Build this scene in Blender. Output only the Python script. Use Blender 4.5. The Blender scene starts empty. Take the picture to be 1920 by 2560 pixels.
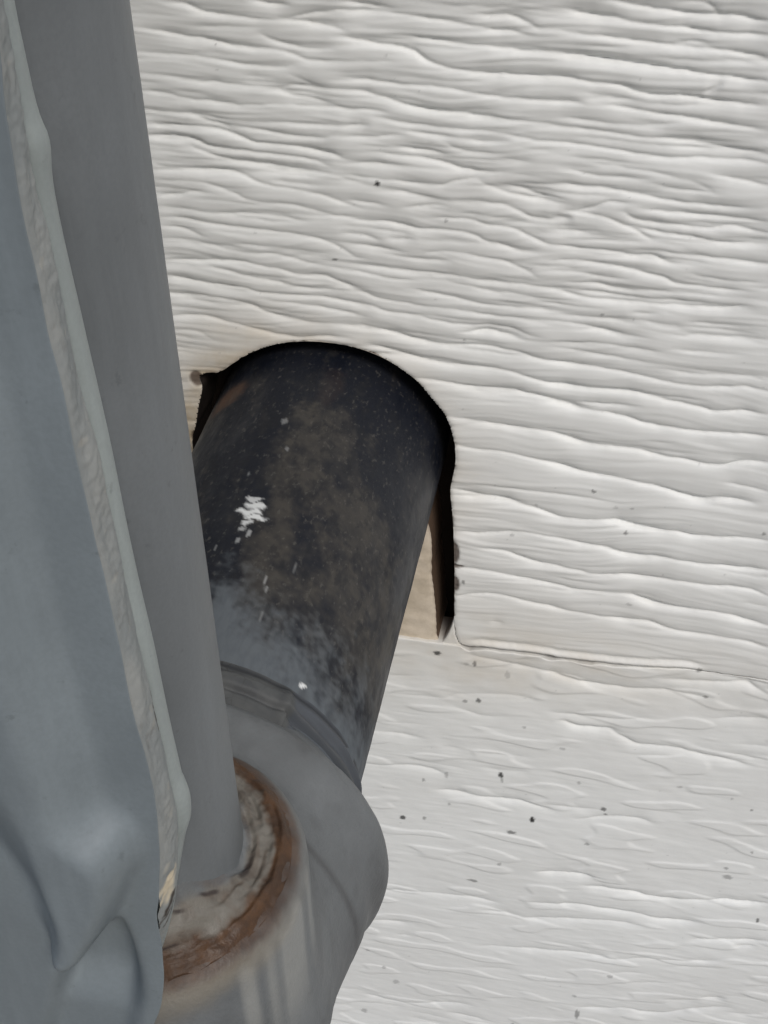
import bpy, math, random
import numpy as np
from mathutils import Matrix, Vector

S = bpy.context.scene
COL = S.collection
MM = 0.001

# ---------------------------------------------------------------- camera
# right / down / forward axes of the camera in world space (x along the wall, y into the wall, z up)
RIGHT = Vector((0.97783646, 0.20769841, -0.02640492))
DOWN = Vector((0.10699319, -0.60411326, -0.78968324))
FWD = Vector((-0.17996752, 0.76935592, -0.61294629))
cd = bpy.data.cameras.new("camera")
cam = bpy.data.objects.new("camera", cd)
COL.objects.link(cam)
m = Matrix(((RIGHT.x, -DOWN.x, -FWD.x, 0.05288464),
            (RIGHT.y, -DOWN.y, -FWD.y, -0.18218200),
            (RIGHT.z, -DOWN.z, -FWD.z, 0.13430162),
            (0, 0, 0, 1)))
cam.matrix_world = m
cd.sensor_fit = 'VERTICAL'
cd.sensor_height = 24.0
cd.lens = 3482.0 / 2560.0 * 24.0
cd.clip_start = 0.005
cd.clip_end = 200.0
S.camera = cam

# ---------------------------------------------------------------- sky and sun
SUN_TO = Vector((0.40, -0.58, 0.72)).normalized()
elev = math.asin(SUN_TO.z)
w = bpy.data.worlds.new("World")
S.world = w
w.use_nodes = True
nt = w.node_tree
nt.nodes.clear()
sky = nt.nodes.new('ShaderNodeTexSky')
sky.sky_type = 'NISHITA'
sky.sun_disc = False
sky.sun_elevation = elev
sky.sun_rotation = math.atan2(SUN_TO.x, SUN_TO.y)
sky.dust_density = 2.5
bg = nt.nodes.new('ShaderNodeBackground')
bg.inputs['Strength'].default_value = 0.11
wo = nt.nodes.new('ShaderNodeOutputWorld')
nt.links.new(sky.outputs[0], bg.inputs[0])
nt.links.new(bg.outputs[0], wo.inputs[0])

sd = bpy.data.lights.new("sun", 'SUN')
sd.energy = 1.75
sd.angle = math.radians(18)
sd.color = (1.0, 0.965, 0.925)
sun = bpy.data.objects.new("sun", sd)
COL.objects.link(sun)
sun.rotation_euler = (-SUN_TO).to_track_quat('-Z', 'Y').to_euler()
sun.location = (1, -1.5, 3)

S.view_settings.view_transform = 'Standard'
S.view_settings.look = 'None'
S.view_settings.gamma = 1.0
S.view_settings.exposure = -0.06
S.cycles.max_bounces = 8

# ---------------------------------------------------------------- helpers
def lerp(a, b, t): return a + (b - a) * t
def sstep(a, b, x):
    t = np.clip((x - a) / (b - a), 0, 1)
    return t * t * (3 - 2 * t)

class Perlin:
    def __init__(self, seed):
        r = np.random.default_rng(seed)
        self.p = np.concatenate([r.permutation(256)] * 3)
        g = r.normal(size=(256, 3)); self.g3 = g / np.linalg.norm(g, axis=1)[:, None]
        a = r.uniform(0, 2 * np.pi, 256); self.g2 = np.stack([np.cos(a), np.sin(a)], 1)
    def n2(self, x, y):
        xi = np.floor(x).astype(int); yi = np.floor(y).astype(int)
        xf = x - xi; yf = y - yi
        u = xf**3 * (xf * (xf * 6 - 15) + 10); v = yf**3 * (yf * (yf * 6 - 15) + 10)
        def g(i, j):
            h = self.p[self.p[(xi + i) & 255] + ((yi + j) & 255)]
            q = self.g2[h]
            return q[..., 0] * (xf - i) + q[..., 1] * (yf - j)
        return 1.5 * lerp(lerp(g(0, 0), g(1, 0), u), lerp(g(0, 1), g(1, 1), u), v)
    def n3(self, x, y, z):
        xi = np.floor(x).astype(int); yi = np.floor(y).astype(int); zi = np.floor(z).astype(int)
        xf = x - xi; yf = y - yi; zf = z - zi
        f = lambda t: t**3 * (t * (t * 6 - 15) + 10)
        u, v, s = f(xf), f(yf), f(zf)
        def g(i, j, k):
            h = self.p[self.p[self.p[(xi + i) & 255] + ((yi + j) & 255)] + ((zi + k) & 255)]
            q = self.g3[h]
            return q[..., 0] * (xf - i) + q[..., 1] * (yf - j) + q[..., 2] * (zf - k)
        a = lerp(lerp(g(0, 0, 0), g(1, 0, 0), u), lerp(g(0, 1, 0), g(1, 1, 0), u), v)
        b = lerp(lerp(g(0, 0, 1), g(1, 0, 1), u), lerp(g(0, 1, 1), g(1, 1, 1), u), v)
        return 1.4 * lerp(a, b, s)
PN = Perlin(7)
def fbm3(P, scale, octv=3, seed=0.0, stretch=(1, 1, 1)):
    x, y, z = [P[:, i] / scale / stretch[i] + seed * (3.1 + i) for i in range(3)]
    o = 0; a = 1; t = 0
    for k in range(octv):
        o = o + a * PN.n3(x * 2**k, y * 2**k, z * 2**k + 9 * k); t += a; a *= .5
    return o / t

def poly_sd(px, pz, poly):
    """signed distance to a closed polygon (positive inside)"""
    poly = np.asarray(poly, float)
    best = np.full(px.shape, 1e9); ins = np.zeros(px.shape, bool)
    n = len(poly)
    for i in range(n):
        a = poly[i]; b = poly[(i + 1) % n]
        d = b - a; L = d @ d + 1e-12
        t = np.clip(((px - a[0]) * d[0] + (pz - a[1]) * d[1]) / L, 0, 1)
        q = (px - a[0] - t * d[0])**2 + (pz - a[1] - t * d[1])**2
        best = np.minimum(best, q)
        c = ((a[1] > pz) != (b[1] > pz)) & (px < (b[0] - a[0]) * (pz - a[1]) / (b[1] - a[1] + 1e-12) + a[0])
        ins ^= c
    d = np.sqrt(best)
    return np.where(ins, d, -d)
def poly_near(px, pz, poly):
    poly = np.asarray(poly, float); best = np.full(px.shape, 1e9)
    ox = px.copy(); oz = pz.copy()
    for i in range(len(poly)):
        a = poly[i]; b = poly[(i + 1) % len(poly)]; d = b - a; L = d @ d + 1e-12
        t = np.clip(((px - a[0]) * d[0] + (pz - a[1]) * d[1]) / L, 0, 1)
        qx = a[0] + t * d[0]; qz = a[1] + t * d[1]
        q = (px - qx)**2 + (pz - qz)**2; k = q < best
        best = np.where(k, q, best); ox = np.where(k, qx, ox); oz = np.where(k, qz, oz)
    return ox, oz
def smooth_path(pts, step, closed=False, it=2):
    p = np.asarray(pts, float)
    for _ in range(it):            # corner cutting
        if closed:
            q = np.roll(p, -1, 0); p = np.stack([.75 * p + .25 * q, .25 * p + .75 * q], 1).reshape(-1, p.shape[1])
        else:
            q = np.stack([.75 * p[:-1] + .25 * p[1:], .25 * p[:-1] + .75 * p[1:]], 1).reshape(-1, p.shape[1])
            p = np.vstack([p[:1], q, p[-1:]])
    if closed: p = np.vstack([p, p[:1]])
    s = np.concatenate([[0], np.cumsum(np.linalg.norm(np.diff(p, axis=0), axis=1))])
    n = max(3, int(s[-1] / step))
    u = np.linspace(0, s[-1], n + (1 if closed else 0))
    r = np.stack([np.interp(u, s, p[:, i]) for i in range(p.shape[1])], 1)
    return r[:-1] if closed else r

def make_mesh(name, V, F, mat, parent=None, attrs=None, smooth=True):
    """V in millimetres; F an int array of quads (or list of arrays)"""
    me = bpy.data.meshes.new(name)
    V = np.asarray(V, np.float64) * MM
    if not isinstance(F, (list, tuple)): F = [F]
    F = [np.asarray(f, np.int32) for f in F if len(f)]
    nl = sum(f.size for f in F); npoly = sum(len(f) for f in F)
    me.vertices.add(len(V)); me.vertices.foreach_set('co', V.astype(np.float32).ravel())
    me.loops.add(nl); me.loops.foreach_set('vertex_index', np.concatenate([f.ravel() for f in F]))
    me.polygons.add(npoly)
    tot = np.concatenate([np.full(len(f), f.shape[1], np.int32) for f in F])
    st = np.concatenate([[0], np.cumsum(tot)[:-1]]).astype(np.int32)
    me.polygons.foreach_set('loop_start', st)
    try: me.polygons.foreach_set('loop_total', tot)
    except Exception: pass
    me.polygons.foreach_set('use_smooth', np.full(npoly, smooth, bool))
    me.update(calc_edges=True); me.validate()
    for k, a in (attrs or {}).items():
        at = me.attributes.new(k, 'FLOAT', 'POINT')
        at.data.foreach_set('value', np.asarray(a, np.float32))
    me.materials.append(mat)
    o = bpy.data.objects.new(name, me); COL.objects.link(o)
    if parent is not None: o.parent = parent
    return o
def grid_faces(nr, nc, off=0, wrap=False):
    r = np.arange(nr - 1)[:, None]; c = np.arange(nc if wrap else nc - 1)[None, :]
    c2 = (c + 1) % nc
    return (np.stack([r * nc + c, r * nc + c2, (r + 1) * nc + c2, (r + 1) * nc + c], -1).reshape(-1, 4) + off)
def thing(name, label, cat, loc=(0, 0, 0)):
    o = bpy.data.objects.new(name, None); COL.objects.link(o)
    o.empty_display_size = .01
    o['label'] = label; o['category'] = cat
    return o

# ---------------------------------------------------------------- materials
class NT:
    def __init__(self, name, rough=.5, spec=.5, metal=0.0):
        self.m = bpy.data.materials.new(name); self.m.use_nodes = True
        self.t = self.m.node_tree; self.b = self.t.nodes['Principled BSDF']
        self.b.inputs['Roughness'].default_value = rough
        self.b.inputs['Specular IOR Level'].default_value = spec
        self.b.inputs['Metallic'].default_value = metal
        self.tc = self.t.nodes.new('ShaderNodeTexCoord')
    def N(self, typ, **kw):
        n = self.t.nodes.new(typ)
        for k, v in kw.items(): setattr(n, k, v)
        return n
    def link(self, a, b): self.t.links.new(a, b)
    def noise(self, scale, detail=4, rough=.55, stretch=(1, 1, 1), seed=0.0):
        mp = self.N('ShaderNodeMapping'); self.link(self.tc.outputs['Object'], mp.inputs[0])
        mp.inputs['Scale'].default_value = stretch; mp.inputs['Location'].default_value = (seed, seed * 1.7, -seed)
        n = self.N('ShaderNodeTexNoise'); self.link(mp.outputs[0], n.inputs[0])
        n.inputs['Scale'].default_value = scale; n.inputs['Detail'].default_value = detail; n.inputs['Roughness'].default_value = rough
        return n.outputs[0]
    def attr(self, name):
        return self.N('ShaderNodeAttribute', attribute_name=name).outputs['Fac']
    def ramp(self, src, a, b, lo=0.0, hi=1.0):
        n = self.N('ShaderNodeMapRange', interpolation_type='SMOOTHSTEP'); self.link(src, n.inputs['Value'])
        for k, v in (('From Min', a), ('From Max', b), ('To Min', lo), ('To Max', hi)): n.inputs[k].default_value = v
        return n.outputs[0]
    def math(self, op, a, b=None):
        n = self.N('ShaderNodeMath', operation=op, use_clamp=False)
        for i, v in enumerate((a, b)):
            if v is None: continue
            if isinstance(v, (int, float)): n.inputs[i].default_value = v
            else: self.link(v, n.inputs[i])
        return n.outputs[0]
    def mix(self, fac, a, b):
        n = self.N('ShaderNodeMix', data_type='RGBA')
        for i, v in ((0, fac), (6, a), (7, b)):
            if isinstance(v, (int, float)): n.inputs[i].default_value = v
            elif isinstance(v, tuple): n.inputs[i].default_value = (*v, 1)
            else: self.link(v, n.inputs[i])
        return n.outputs[2]
    def color(self, c):
        if isinstance(c, tuple): self.b.inputs['Base Color'].default_value = (*c, 1)
        else: self.link(c, self.b.inputs['Base Color'])
        return self
    def rough(self, r): self.link(r, self.b.inputs['Roughness']); return self
    def bump(self, h, dist, strength=1.0, prev=None):
        n = self.N('ShaderNodeBump'); n.inputs['Distance'].default_value = dist; n.inputs['Strength'].default_value = strength
        self.link(h, n.inputs['Height'])
        if prev is not None: self.link(prev, n.inputs['Normal'])
        self.link(n.outputs[0], self.b.inputs['Normal'])
        return n.outputs[0]

def mat_siding():
    n = NT('white_siding_paint', .55, .35)
    fine = n.noise(900, 4, .6, (.35, 1, 1))
    blot = n.noise(45, 4, .55, (.5, 1, 1), 3.0)
    c = n.mix(n.ramp(blot, .35, .7), (.785, .80, .785), (.735, .745, .728))
    c = n.mix(n.math('MULTIPLY', n.attr('stain'), n.ramp(n.noise(160, 4, .6), .25, .75, .55, 1.1)), c, (.52, .44, .32))
    c = n.mix(n.attr('bare'), c, (.085, .055, .040))
    c = n.mix(n.attr('dirt_shade'), c, (.012, .012, .012))
    n.color(c)
    n.bump(fine, .00006, .5)
    return n.m
def mat_wood_patch():
    n = NT('weathered_beige_paint', .7, .25)
    c = n.mix(n.ramp(n.noise(260, 5, .65), .3, .7), (.66, .58, .47), (.52, .45, .35))
    c = n.mix(n.attr('bare'), c, (.10, .062, .040))
    c = n.mix(n.attr('dirt_shade'), c, (.16, .12, .09))
    n.color(c); n.bump(n.noise(1400, 3, .6), .0001, .5)
    return n.m
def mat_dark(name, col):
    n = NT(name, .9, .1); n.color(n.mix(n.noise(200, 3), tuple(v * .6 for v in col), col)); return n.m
def mat_grey(name, base=(.175, .195, .21), var=.12, rough=.5, dusty=0.0, bump=.00003):
    n = NT(name, rough, .4)
    a = n.noise(70, 5, .6, seed=1.3); b = n.noise(2600, 2, .5)
    c = n.mix(n.ramp(a, .3, .7), tuple(v * (1 - var) for v in base), tuple(v * (1 + var) for v in base))
    c = n.mix(n.ramp(b, .35, .65, 0, .25), c, tuple(v * .8 for v in base))
    st = n.noise(240, 5, .7, (1, 1, .12), 6.0)
    c = n.mix(n.ramp(st, .45, .75, 0, .45), c, tuple(v * 1.28 for v in base))
    c = n.mix(n.ramp(n.noise(520, 4, .7, seed=9.0), .62, .74, 0, .5), c, tuple(v * .62 for v in base))
    if dusty: c = n.mix(n.ramp(n.noise(300, 5, .65, seed=4), .42, .72, 0, dusty), c, (.36, .35, .32))
    n.color(c); n.rough(n.ramp(a, .3, .7, rough - .06, rough + .1)); n.bump(n.noise(1500, 3, .5), bump, .6)
    return n.m
def mat_seam():
    n = NT('dusty_seam_paint', .75, .2)
    a = n.noise(260, 5, .65, (1, 1, .45)); b = n.noise(900, 4, .6, (1, 1, .6), 2.0)
    c = n.mix(n.ramp(a, .35, .68), (.215, .232, .232), (.275, .285, .275))
    c = n.mix(n.ramp(b, .55, .78, 0, .55), c, (.15, .145, .135))
    c = n.mix(n.attr('scrape'), c, (.62, .54, .40))
    c = n.mix(n.attr('crack'), c, (.05, .042, .035))
    n.color(c); n.bump(a, .0003, .5)
    return n.m
def mat_pipe():
    n = NT('black_iron_pipe', .6, .28)
    a = n.noise(95, 6, .65, (1, .38, 1), .7); d = n.noise(420, 4, .6, (1, .5, 1), 5.0); f = n.noise(1500, 3, .6, (1, .6, 1))
    c = n.mix(n.math('MULTIPLY', n.ramp(a, .25, .5, .65, 1.0), n.attr('dust')), (.0062, .0080, .0135), (.046, .0425, .0375))
    c = n.mix(n.ramp(d, .52, .62, 0, .6), c, (.010, .011, .014))
    c = n.mix(n.ramp(f, .57, .72, 0, .40), c, (.10, .095, .085))
    c = n.mix(n.math('MULTIPLY', n.attr('rust'), n.ramp(a, .3, .7, .4, 1.0)), c, (.11, .062, .040))
    gp = n.mix(n.ramp(n.noise(500, 4, .6, (1.6, .5, 1)), .4, .65, 0, .5), (.098, .112, .124), (.070, .081, .094))
    c = n.mix(n.attr('paint'), c, gp)
    c = n.mix(n.attr('glint_fleck'), c, (.62, .64, .64))
    n.color(c)
    n.rough(n.math('ADD', n.ramp(a, .35, .6, .42, .72), n.math('MULTIPLY', n.attr('paint'), .1)))
    h = n.math('ADD', n.math('MULTIPLY', d, .6), n.math('MULTIPLY', f, .4))
    n.bump(h, .00012, .6)
    return n.m
def mat_elbow():
    n = NT('painted_cast_elbow', .55, .35)
    a = n.noise(80, 5, .6); d = n.noise(330, 5, .65, seed=2.2); f = n.noise(1800, 3, .6)
    c = n.mix(n.ramp(a, .3, .7), (.108, .117, .121), (.145, .156, .162))
    c = n.mix(n.ramp(f, .55, .75, 0, .25), c, (.11, .115, .12))
    c = n.mix(n.attr('grime_shade'), c, (.062, .064, .066))
    c = n.mix(n.attr('streak'), c, (.27, .275, .262))
    c = n.mix(n.attr('ochre'), c, (.215, .175, .112))
    c = n.mix(n.attr('crust'), c, n.mix(n.ramp(d, .45, .78, 0, .8), (.155, .146, .127), (.082, .068, .056)))
    c = n.mix(n.attr('rust'), c, n.mix(n.ramp(d, .35, .65), (.080, .040, .018), (.046, .025, .014)))
    c = n.mix(n.attr('pit'), c, (.022, .014, .013))
    n.color(c); n.rough(n.ramp(a, .3, .7, .45, .65))
    n.bump(n.math('ADD', n.math('MULTIPLY', d, n.math('ADD', n.math('MULTIPLY', n.attr('crust'), .35), .25)), n.math('MULTIPLY', f, .30)), .0004, .8)
    return n.m
def mat_sealant():
    n = NT('cracked_sealant', .6, .3)
    vo = n.N('ShaderNodeTexVoronoi', feature='DISTANCE_TO_EDGE'); n.link(n.tc.outputs['Object'], vo.inputs['Vector']); vo.inputs['Scale'].default_value = 760
    c = n.mix(n.ramp(n.noise(220, 4), .35, .65), (.085, .089, .088), (.058, .062, .065))
    c = n.mix(n.math('MULTIPLY', n.ramp(vo.outputs['Distance'], .0, .07, .8, 0), n.math('MULTIPLY', n.attr('cracked'), n.ramp(n.noise(260, 3), .42, .6))), c, (.03, .028, .026))
    c = n.mix(n.attr('clean'), c, (.066, .074, .085))
    c = n.mix(n.attr('pit'), c, (.016, .018, .022))
    n.color(c); return n.m
def mat_ground():
    n = NT('gravel_ground', .9, .2)
    c = n.mix(n.ramp(n.noise(60, 6, .7), .3, .7), (.30, .28, .25), (.16, .15, .13)); n.color(c); n.bump(n.noise(120, 5, .7), .01, .8)
    return n.m
M_SID = mat_siding(); M_PIPE = mat_pipe(); M_ELB = mat_elbow(); M_SEAM = mat_seam()
M_CASE = mat_grey('meter_grey_paint', (.176, .205, .220), .08, .45)
M_LIP = mat_grey('flange_grey_paint', (.25, .28, .275), .07, .5)
M_RISER = mat_grey('riser_grey_paint', (.128, .140, .147), .10, .48)
M_PATCH = mat_wood_patch(); M_DARK = mat_dark('dark_cavity', (.035, .026, .020)); M_SEAL = mat_sealant()
GRAIN = [
 (3,10,[-172,736,-150,733,-130,724,-93,720,-57,717,-4,718,27,715,70,707]),
 (3,6,[-58,743,-37,738,-8,738]),
 (2,6,[-9,719,20,727,71,735]),
 (3,8,[-215,696,-177,692,-149,687,-119,686,-101,680,-60,676,-36,677]),
 (3,9,[-48,696,-19,684,21,679,47,681]),
 (2,7,[-36,676,-10,674,9,666,24,663,68,666]),
 (2,8,[-233,664,-177,662,-137,663,-81,653,-36,651,-6,654]),
 (1,6,[-144,702,-87,706,-50,706]),
 (1,8,[-233,634,-185,631,-158,626]),
 (2,8,[-157,626,-111,626,-65,623,-33,621,-1,627,33,625,66,624]),
 (1,6,[-13,643,15,632,31,628]),
 (2,10,[-35,618,-6,611,22,609,46,603,65,597]),
 (2,8,[-233,607,-194,606,-162,598,-129,597,-87,593,-21,600,12,597,65,597]),
 (2,6,[-235,580,-206,577,-174,577,-147,576,-108,570,-66,570,-23,572,14,570,64,572]),
 (2,6,[-168,576,-147,570,-121,564,-102,559]),
 (3,8,[-236,557,-194,557,-149,559,-118,554,-91,546,-73,538,-26,537,12,533,39,529,61,524]),
 (2,7,[-105,563,-63,559,-29,553,29,550,44,557]),
 (3,7,[-234,540,-192,541,-159,538,-140,527,-109,524,-91,523]),
 (3,7,[-168,527,-145,517,-115,509,-67,506,-29,502,20,499]),
 (2,9,[-89,526,-66,522,-27,521,11,518,42,509]),
 (1,8,[-233,519,-189,516,-154,515]),
 (2,8,[-234,500,-217,492,-184,491,-128,492,-93,488]),
 (2,9,[-227,487,-172,489,-119,493,-92,488,-73,477,-42,473,1,469,32,463,63,452,82,449]),
 (2,8,[-75,501,-40,498,-3,496,23,498]),
 (2,8,[-2,504,46,497,76,489,95,485]),
 (2,8,[-229,470,-164,473,-134,467,-107,458,-92,449,-64,445,-24,447,13,440,48,432]),
 (2,7,[-234,445,-201,448,-180,456,-151,455]),
 (2,7,[-230,428,-187,427,-153,423,-110,425,-77,428,-37,425,-2,421]),
 (2,7,[-231,411,-193,412,-157,406,-112,403,-67,401,-27,399,11,395,34,388,56,378,71,368]),
 (2,7,[-233,396,-203,395,-183,391,-167,384]),
 (2,8,[-233,375,-185,377,-156,370,-124,363,-93,360,-54,363,-26,358,-2,351,42,347,90,343]),
 (1,7,[-131,374,-86,377,-50,369]),
 (3,9,[-232,339,-189,340,-157,343,-105,346,-75,339,-46,337,-18,329,25,332,47,322,89,311]),
 (2,8,[-159,332,-119,325,-87,318,-54,316,-15,307,39,309]),
 (3,9,[-233,312,-193,306,-151,301,-113,302,-85,294,-47,293,5,296,56,290,88,284]),
 (2,7,[-94,283,-56,282,-6,279,51,273,84,267]),
 (2,9,[-231,279,-179,281,-137,279,-103,273,-79,261,-46,253,2,248,44,250,87,246]),
 (3,12,[-233,241,-183,245,-145,239,-103,230,-63,222,-25,218,11,225,49,227]),
 (1,10,[-232,216,-194,220,-166,203]),
 (3,8,[71,746,103,742,130,740]),
 (3,8,[71,733,115,733,156,732,187,726,233,723,260,718,312,713]),
 (3,9,[246,735,270,735,298,735,319,728,332,720]),
 (3,9,[134,704,170,702,201,698,233,696,268,694,308,691,334,690,361,689]),
 (4,10,[69,698,116,690,146,688,166,683,176,674,194,666,230,659,272,658,318,657,363,657]),
 (3,9,[67,642,107,639,149,636,198,636,226,632,266,627,305,625,337,624,364,623]),
 (3,8,[66,623,99,622,121,616,139,612,161,606,190,601,230,599,266,597,302,594,338,593,366,592]),
 (2,7,[65,596,98,597,126,597]),
 (2,7,[113,587,139,582,168,580,201,578,234,577,270,577,303,572,335,568,367,566]),
 (2,7,[64,573,97,576]),
 (2,7,[63,557,97,558,144,564]),
 (2,8,[157,569,197,566,230,565]),
 (2,12,[236,562,263,560,292,563]),
 (2,8,[208,557,223,546,258,544,285,545]),
 (3,8,[104,537,141,533,179,530,208,525,231,518,259,516]),
 (2,8,[141,543,179,543,205,539]),
 (2,8,[61,520,86,519,118,519,148,518]),
 (2,8,[286,539,313,537,329,537]),
 (4,9,[425,761,447,756,480,752,513,748,546,746,586,748,604,743,620,743]),
 (2,9,[505,762,541,764,553,754,562,747]),
 (4,11,[365,747,398,740,429,738,455,734,485,730,515,729,548,725,581,725,622,725]),
 (3,9,[349,721,386,716,420,714,457,710,498,706,534,704,567,703,600,700,626,696]),
 (2,7,[501,707,541,714,550,710]),
 (4,8,[350,690,393,687,433,682,474,678,514,675,555,670,594,668,631,665]),
 (4,8,[352,659,387,655,414,651,445,651,467,640,499,639,531,640,558,636,592,634,635,632]),
 (2,7,[554,648,573,658]),
 (2,9,[354,624,392,624]),
 (2,10,[397,632,433,632,464,630]),
 (3,8,[420,623,465,618,496,613,536,611,565,606,609,603,640,601]),
 (2,9,[365,604,393,600,439,597,484,597,521,603]),
 (3,8,[355,590,398,587,440,584,475,580,517,579,558,576,591,571,644,568]),
 (3,9,[356,566,399,565,438,561,470,556,509,553,550,555,585,555,622,556,646,554]),
 (2,9,[397,540,436,538,483,533,511,529]),
 (3,8,[60,498,95,497,133,494,167,492,201,491,223,501,249,506]),
 (2,8,[223,519,257,516,286,518]),
 (2,8,[113,477,140,478,174,473,201,471]),
 (3,8,[255,504,274,495,298,486,331,481,372,477]),
 (3,7,[283,502,313,496,339,486,372,484]),
 (3,9,[235,472,261,471,295,469,312,462,329,452,355,450,373,452]),
 (2,10,[58,460,93,458,117,456]),
 (2,8,[147,454,174,458,205,462]),
 (3,10,[57,433,88,426,124,429,147,425,166,420,201,422,235,422,253,418,266,409,293,406,314,398,339,397]),
 (2,9,[178,440,212,442,243,443,266,436,307,434,334,420,357,412,375,411]),
 (2,7,[121,403,158,403]),
 (2,9,[177,383,209,390,239,388,263,384,297,381,328,368,344,359]),
 (2,7,[150,373,177,371,212,374]),
 (2,7,[56,406,92,405,107,399]),
 (2,7,[55,388,99,388,138,382]),
 (2,7,[66,355,122,353,161,352,197,351,228,350,252,345,290,345,333,344,379,341]),
 (2,7,[53,343,97,342,125,335,165,337]),
 (2,7,[153,323,197,316,232,312,268,304,311,304,381,304]),
 (2,7,[209,339,248,335,279,327,306,329]),
 (2,8,[52,316,80,310,100,300,140,298,173,294,205,294,240,291,272,287,312,286,382,287]),
 (2,8,[51,291,92,287,118,278,164,277,193,271,233,266,276,269,312,268,340,258]),
 (2,9,[49,252,78,251,119,244,147,234,180,232]),
 (3,9,[241,255,269,259,293,256,320,256]),
 (3,8,[385,528,413,521,441,520,484,520]),
 (3,10,[573,535,605,529,633,526,650,523]),
 (2,8,[486,535,518,527,554,522,582,507]),
 (3,8,[359,506,399,505,435,502,471,499,497,494,533,489,565,488,610,487,628,489]),
 (2,8,[495,514,531,509,577,507]),
 (3,9,[383,465,416,471,437,484,469,484]),
 (3,8,[385,465,416,463,442,458,465,449,483,441,503,430]),
 (3,8,[463,469,475,460,500,454,536,455,583,452,607,459,632,456,660,452]),
 (3,8,[488,477,520,473,552,472,598,472,630,470,658,470]),
 (3,8,[479,448,509,441,545,439,581,435,605,432,628,434,663,435]),
 (2,7,[362,454,388,454]),
 (2,8,[363,436,389,435,425,437]),
 (3,8,[364,412,405,409,446,407,483,402,508,406,524,395,564,396]),
 (2,7,[393,422,426,424,463,424,492,423]),
 (3,9,[522,412,559,408,599,410,628,406,667,404]),
 (3,8,[365,387,402,391,440,386,477,381,511,375,530,371,542,363,575,362,612,360,641,361]),
 (2,7,[562,382,588,376,624,375,671,377]),
 (2,7,[366,371,407,371,449,364,479,366]),
 (2,7,[401,353,431,355,450,348,484,346]),
 (3,10,[367,340,402,332,440,328,478,328,523,328,568,328,612,329,644,337]),
 (2,7,[369,298,412,299,446,298,492,294]),
 (2,7,[487,311,524,313]),
 (2,7,[570,303,608,302,648,304]),
 (2,8,[377,288,412,285,448,277,479,269]),
 (2,8,[557,285,613,284,665,285]),
 (3,9,[87,245,128,242,152,236,173,230,210,229,266,234,290,231,326,227,350,218,386,215,422,212]),
 (2,8,[242,255,270,259,294,257,321,251,349,250]),
 (3,9,[86,219,111,214,144,206,177,197,214,193,263,196,303,192,332,186,360,176,388,175,424,171]),
 (3,9,[160,165,197,163,243,157,284,157,323,156,359,150,394,142,426,137]),
 (3,8,[214,97,252,95,294,90,335,88,370,87,402,79,430,72]),
 (3,9,[227,45,252,39,286,41,320,38,354,30,392,23,434,14]),
 (3,8,[219,-45,245,-51,275,-56,306,-56,336,-60]),
 (2,8,[413,276,447,279,475,273,505,272]),
 (2,7,[371,252,414,253,449,256,488,252,526,250]),
 (2,7,[372,243,415,238,466,234,509,230]),
 (3,9,[373,214,421,212,468,210,515,203,551,196,590,194,628,196,661,202,696,196]),
 (2,8,[541,221,568,217,606,216,659,220,693,216]),
 (4,9,[375,174,423,172,471,173,502,174,534,167,566,161,601,157,625,151,659,157,701,157]),
 (4,9,[377,142,417,133,466,132,502,124,531,116,571,115,610,112,657,115,707,117]),
 (3,7,[413,146,457,146,500,149]),
 (4,10,[379,84,413,73,442,68,483,68,519,67,552,59,584,59,617,53,645,52,671,65,714,68]),
 (4,10,[382,26,416,16,450,11,491,11,529,3,570,-2,596,-14,625,-20,653,-12,697,-10]),
 (3,10,[657,22,693,18,721,14]),
 (1,8,[543,278,599,283,636,282,684,284]),
 (2,9,[545,255,602,256,647,257]),
 (4,11,[226,-58,261,-59,304,-56,335,-63,370,-71,400,-82,439,-81,483,-76,515,-83,545,-88,570,-89]),
 (3,9,[231,-134,271,-134,302,-126,328,-119,368,-121,403,-126,442,-132,477,-134,499,-145,521,-147,575,-142]),
 (3,9,[269,-165,307,-165,334,-174,361,-183,397,-185,432,-189,459,-195,489,-193,524,-189,550,-192,580,-189]),
 (3,10,[227,-213,268,-213,313,-218,358,-223,399,-229,430,-234,470,-234,505,-231,532,-233,557,-245,586,-248]),
 (3,10,[227,-279,273,-268,314,-264,342,-273,379,-278,420,-284,460,-286,501,-290,545,-289,568,-288,590,-297]),
 (1,6,[291,-329,312,-329]),
 (4,11,[483,-75,515,-81,549,-88,595,-87,616,-92,662,-88,694,-83,735,-84]),
 (4,10,[481,-133,503,-143,529,-147,575,-143,614,-147,652,-149,690,-149,743,-145]),
 (4,10,[515,-191,563,-190,610,-190,661,-193,707,-188,729,-192,751,-199]),
 (4,11,[527,-231,554,-244,581,-249,629,-249,681,-249,721,-260,760,-264]),
 (3,11,[501,-289,536,-291,563,-286,590,-297,626,-303,670,-303,713,-304,745,-309,767,-314]),
 (3,10,[587,-10,619,-18,648,-9,684,-9,701,-12]),
 (2,10,[253,-416,300,-421,360,-430,395,-433,433,-444]),
 (1,8,[101,-496,160,-488]),
 (1,8,[140,-540,210,-536,229,-520,268,-513,322,-503,380,-506]),
 (1,8,[224,-552,254,-564,284,-570,323,-563]),
 (1,10,[72,-623,128,-620,169,-615]),
 (2,9,[63,-652,112,-650,159,-652]),
 (2,10,[44,-751,100,-744,147,-736,189,-740,210,-749]),
 (1,8,[199,-667,240,-665]),
 (3,10,[191,-797,241,-795,283,-801,324,-798,361,-794,392,-803,423,-804]),
 (1,8,[281,-669,331,-665,376,-663]),
 (1,8,[281,-712,332,-712,378,-705]),
 (3,12,[404,-435,447,-449,489,-452,536,-452,581,-446,618,-442,650,-448,682,-448]),
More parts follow.
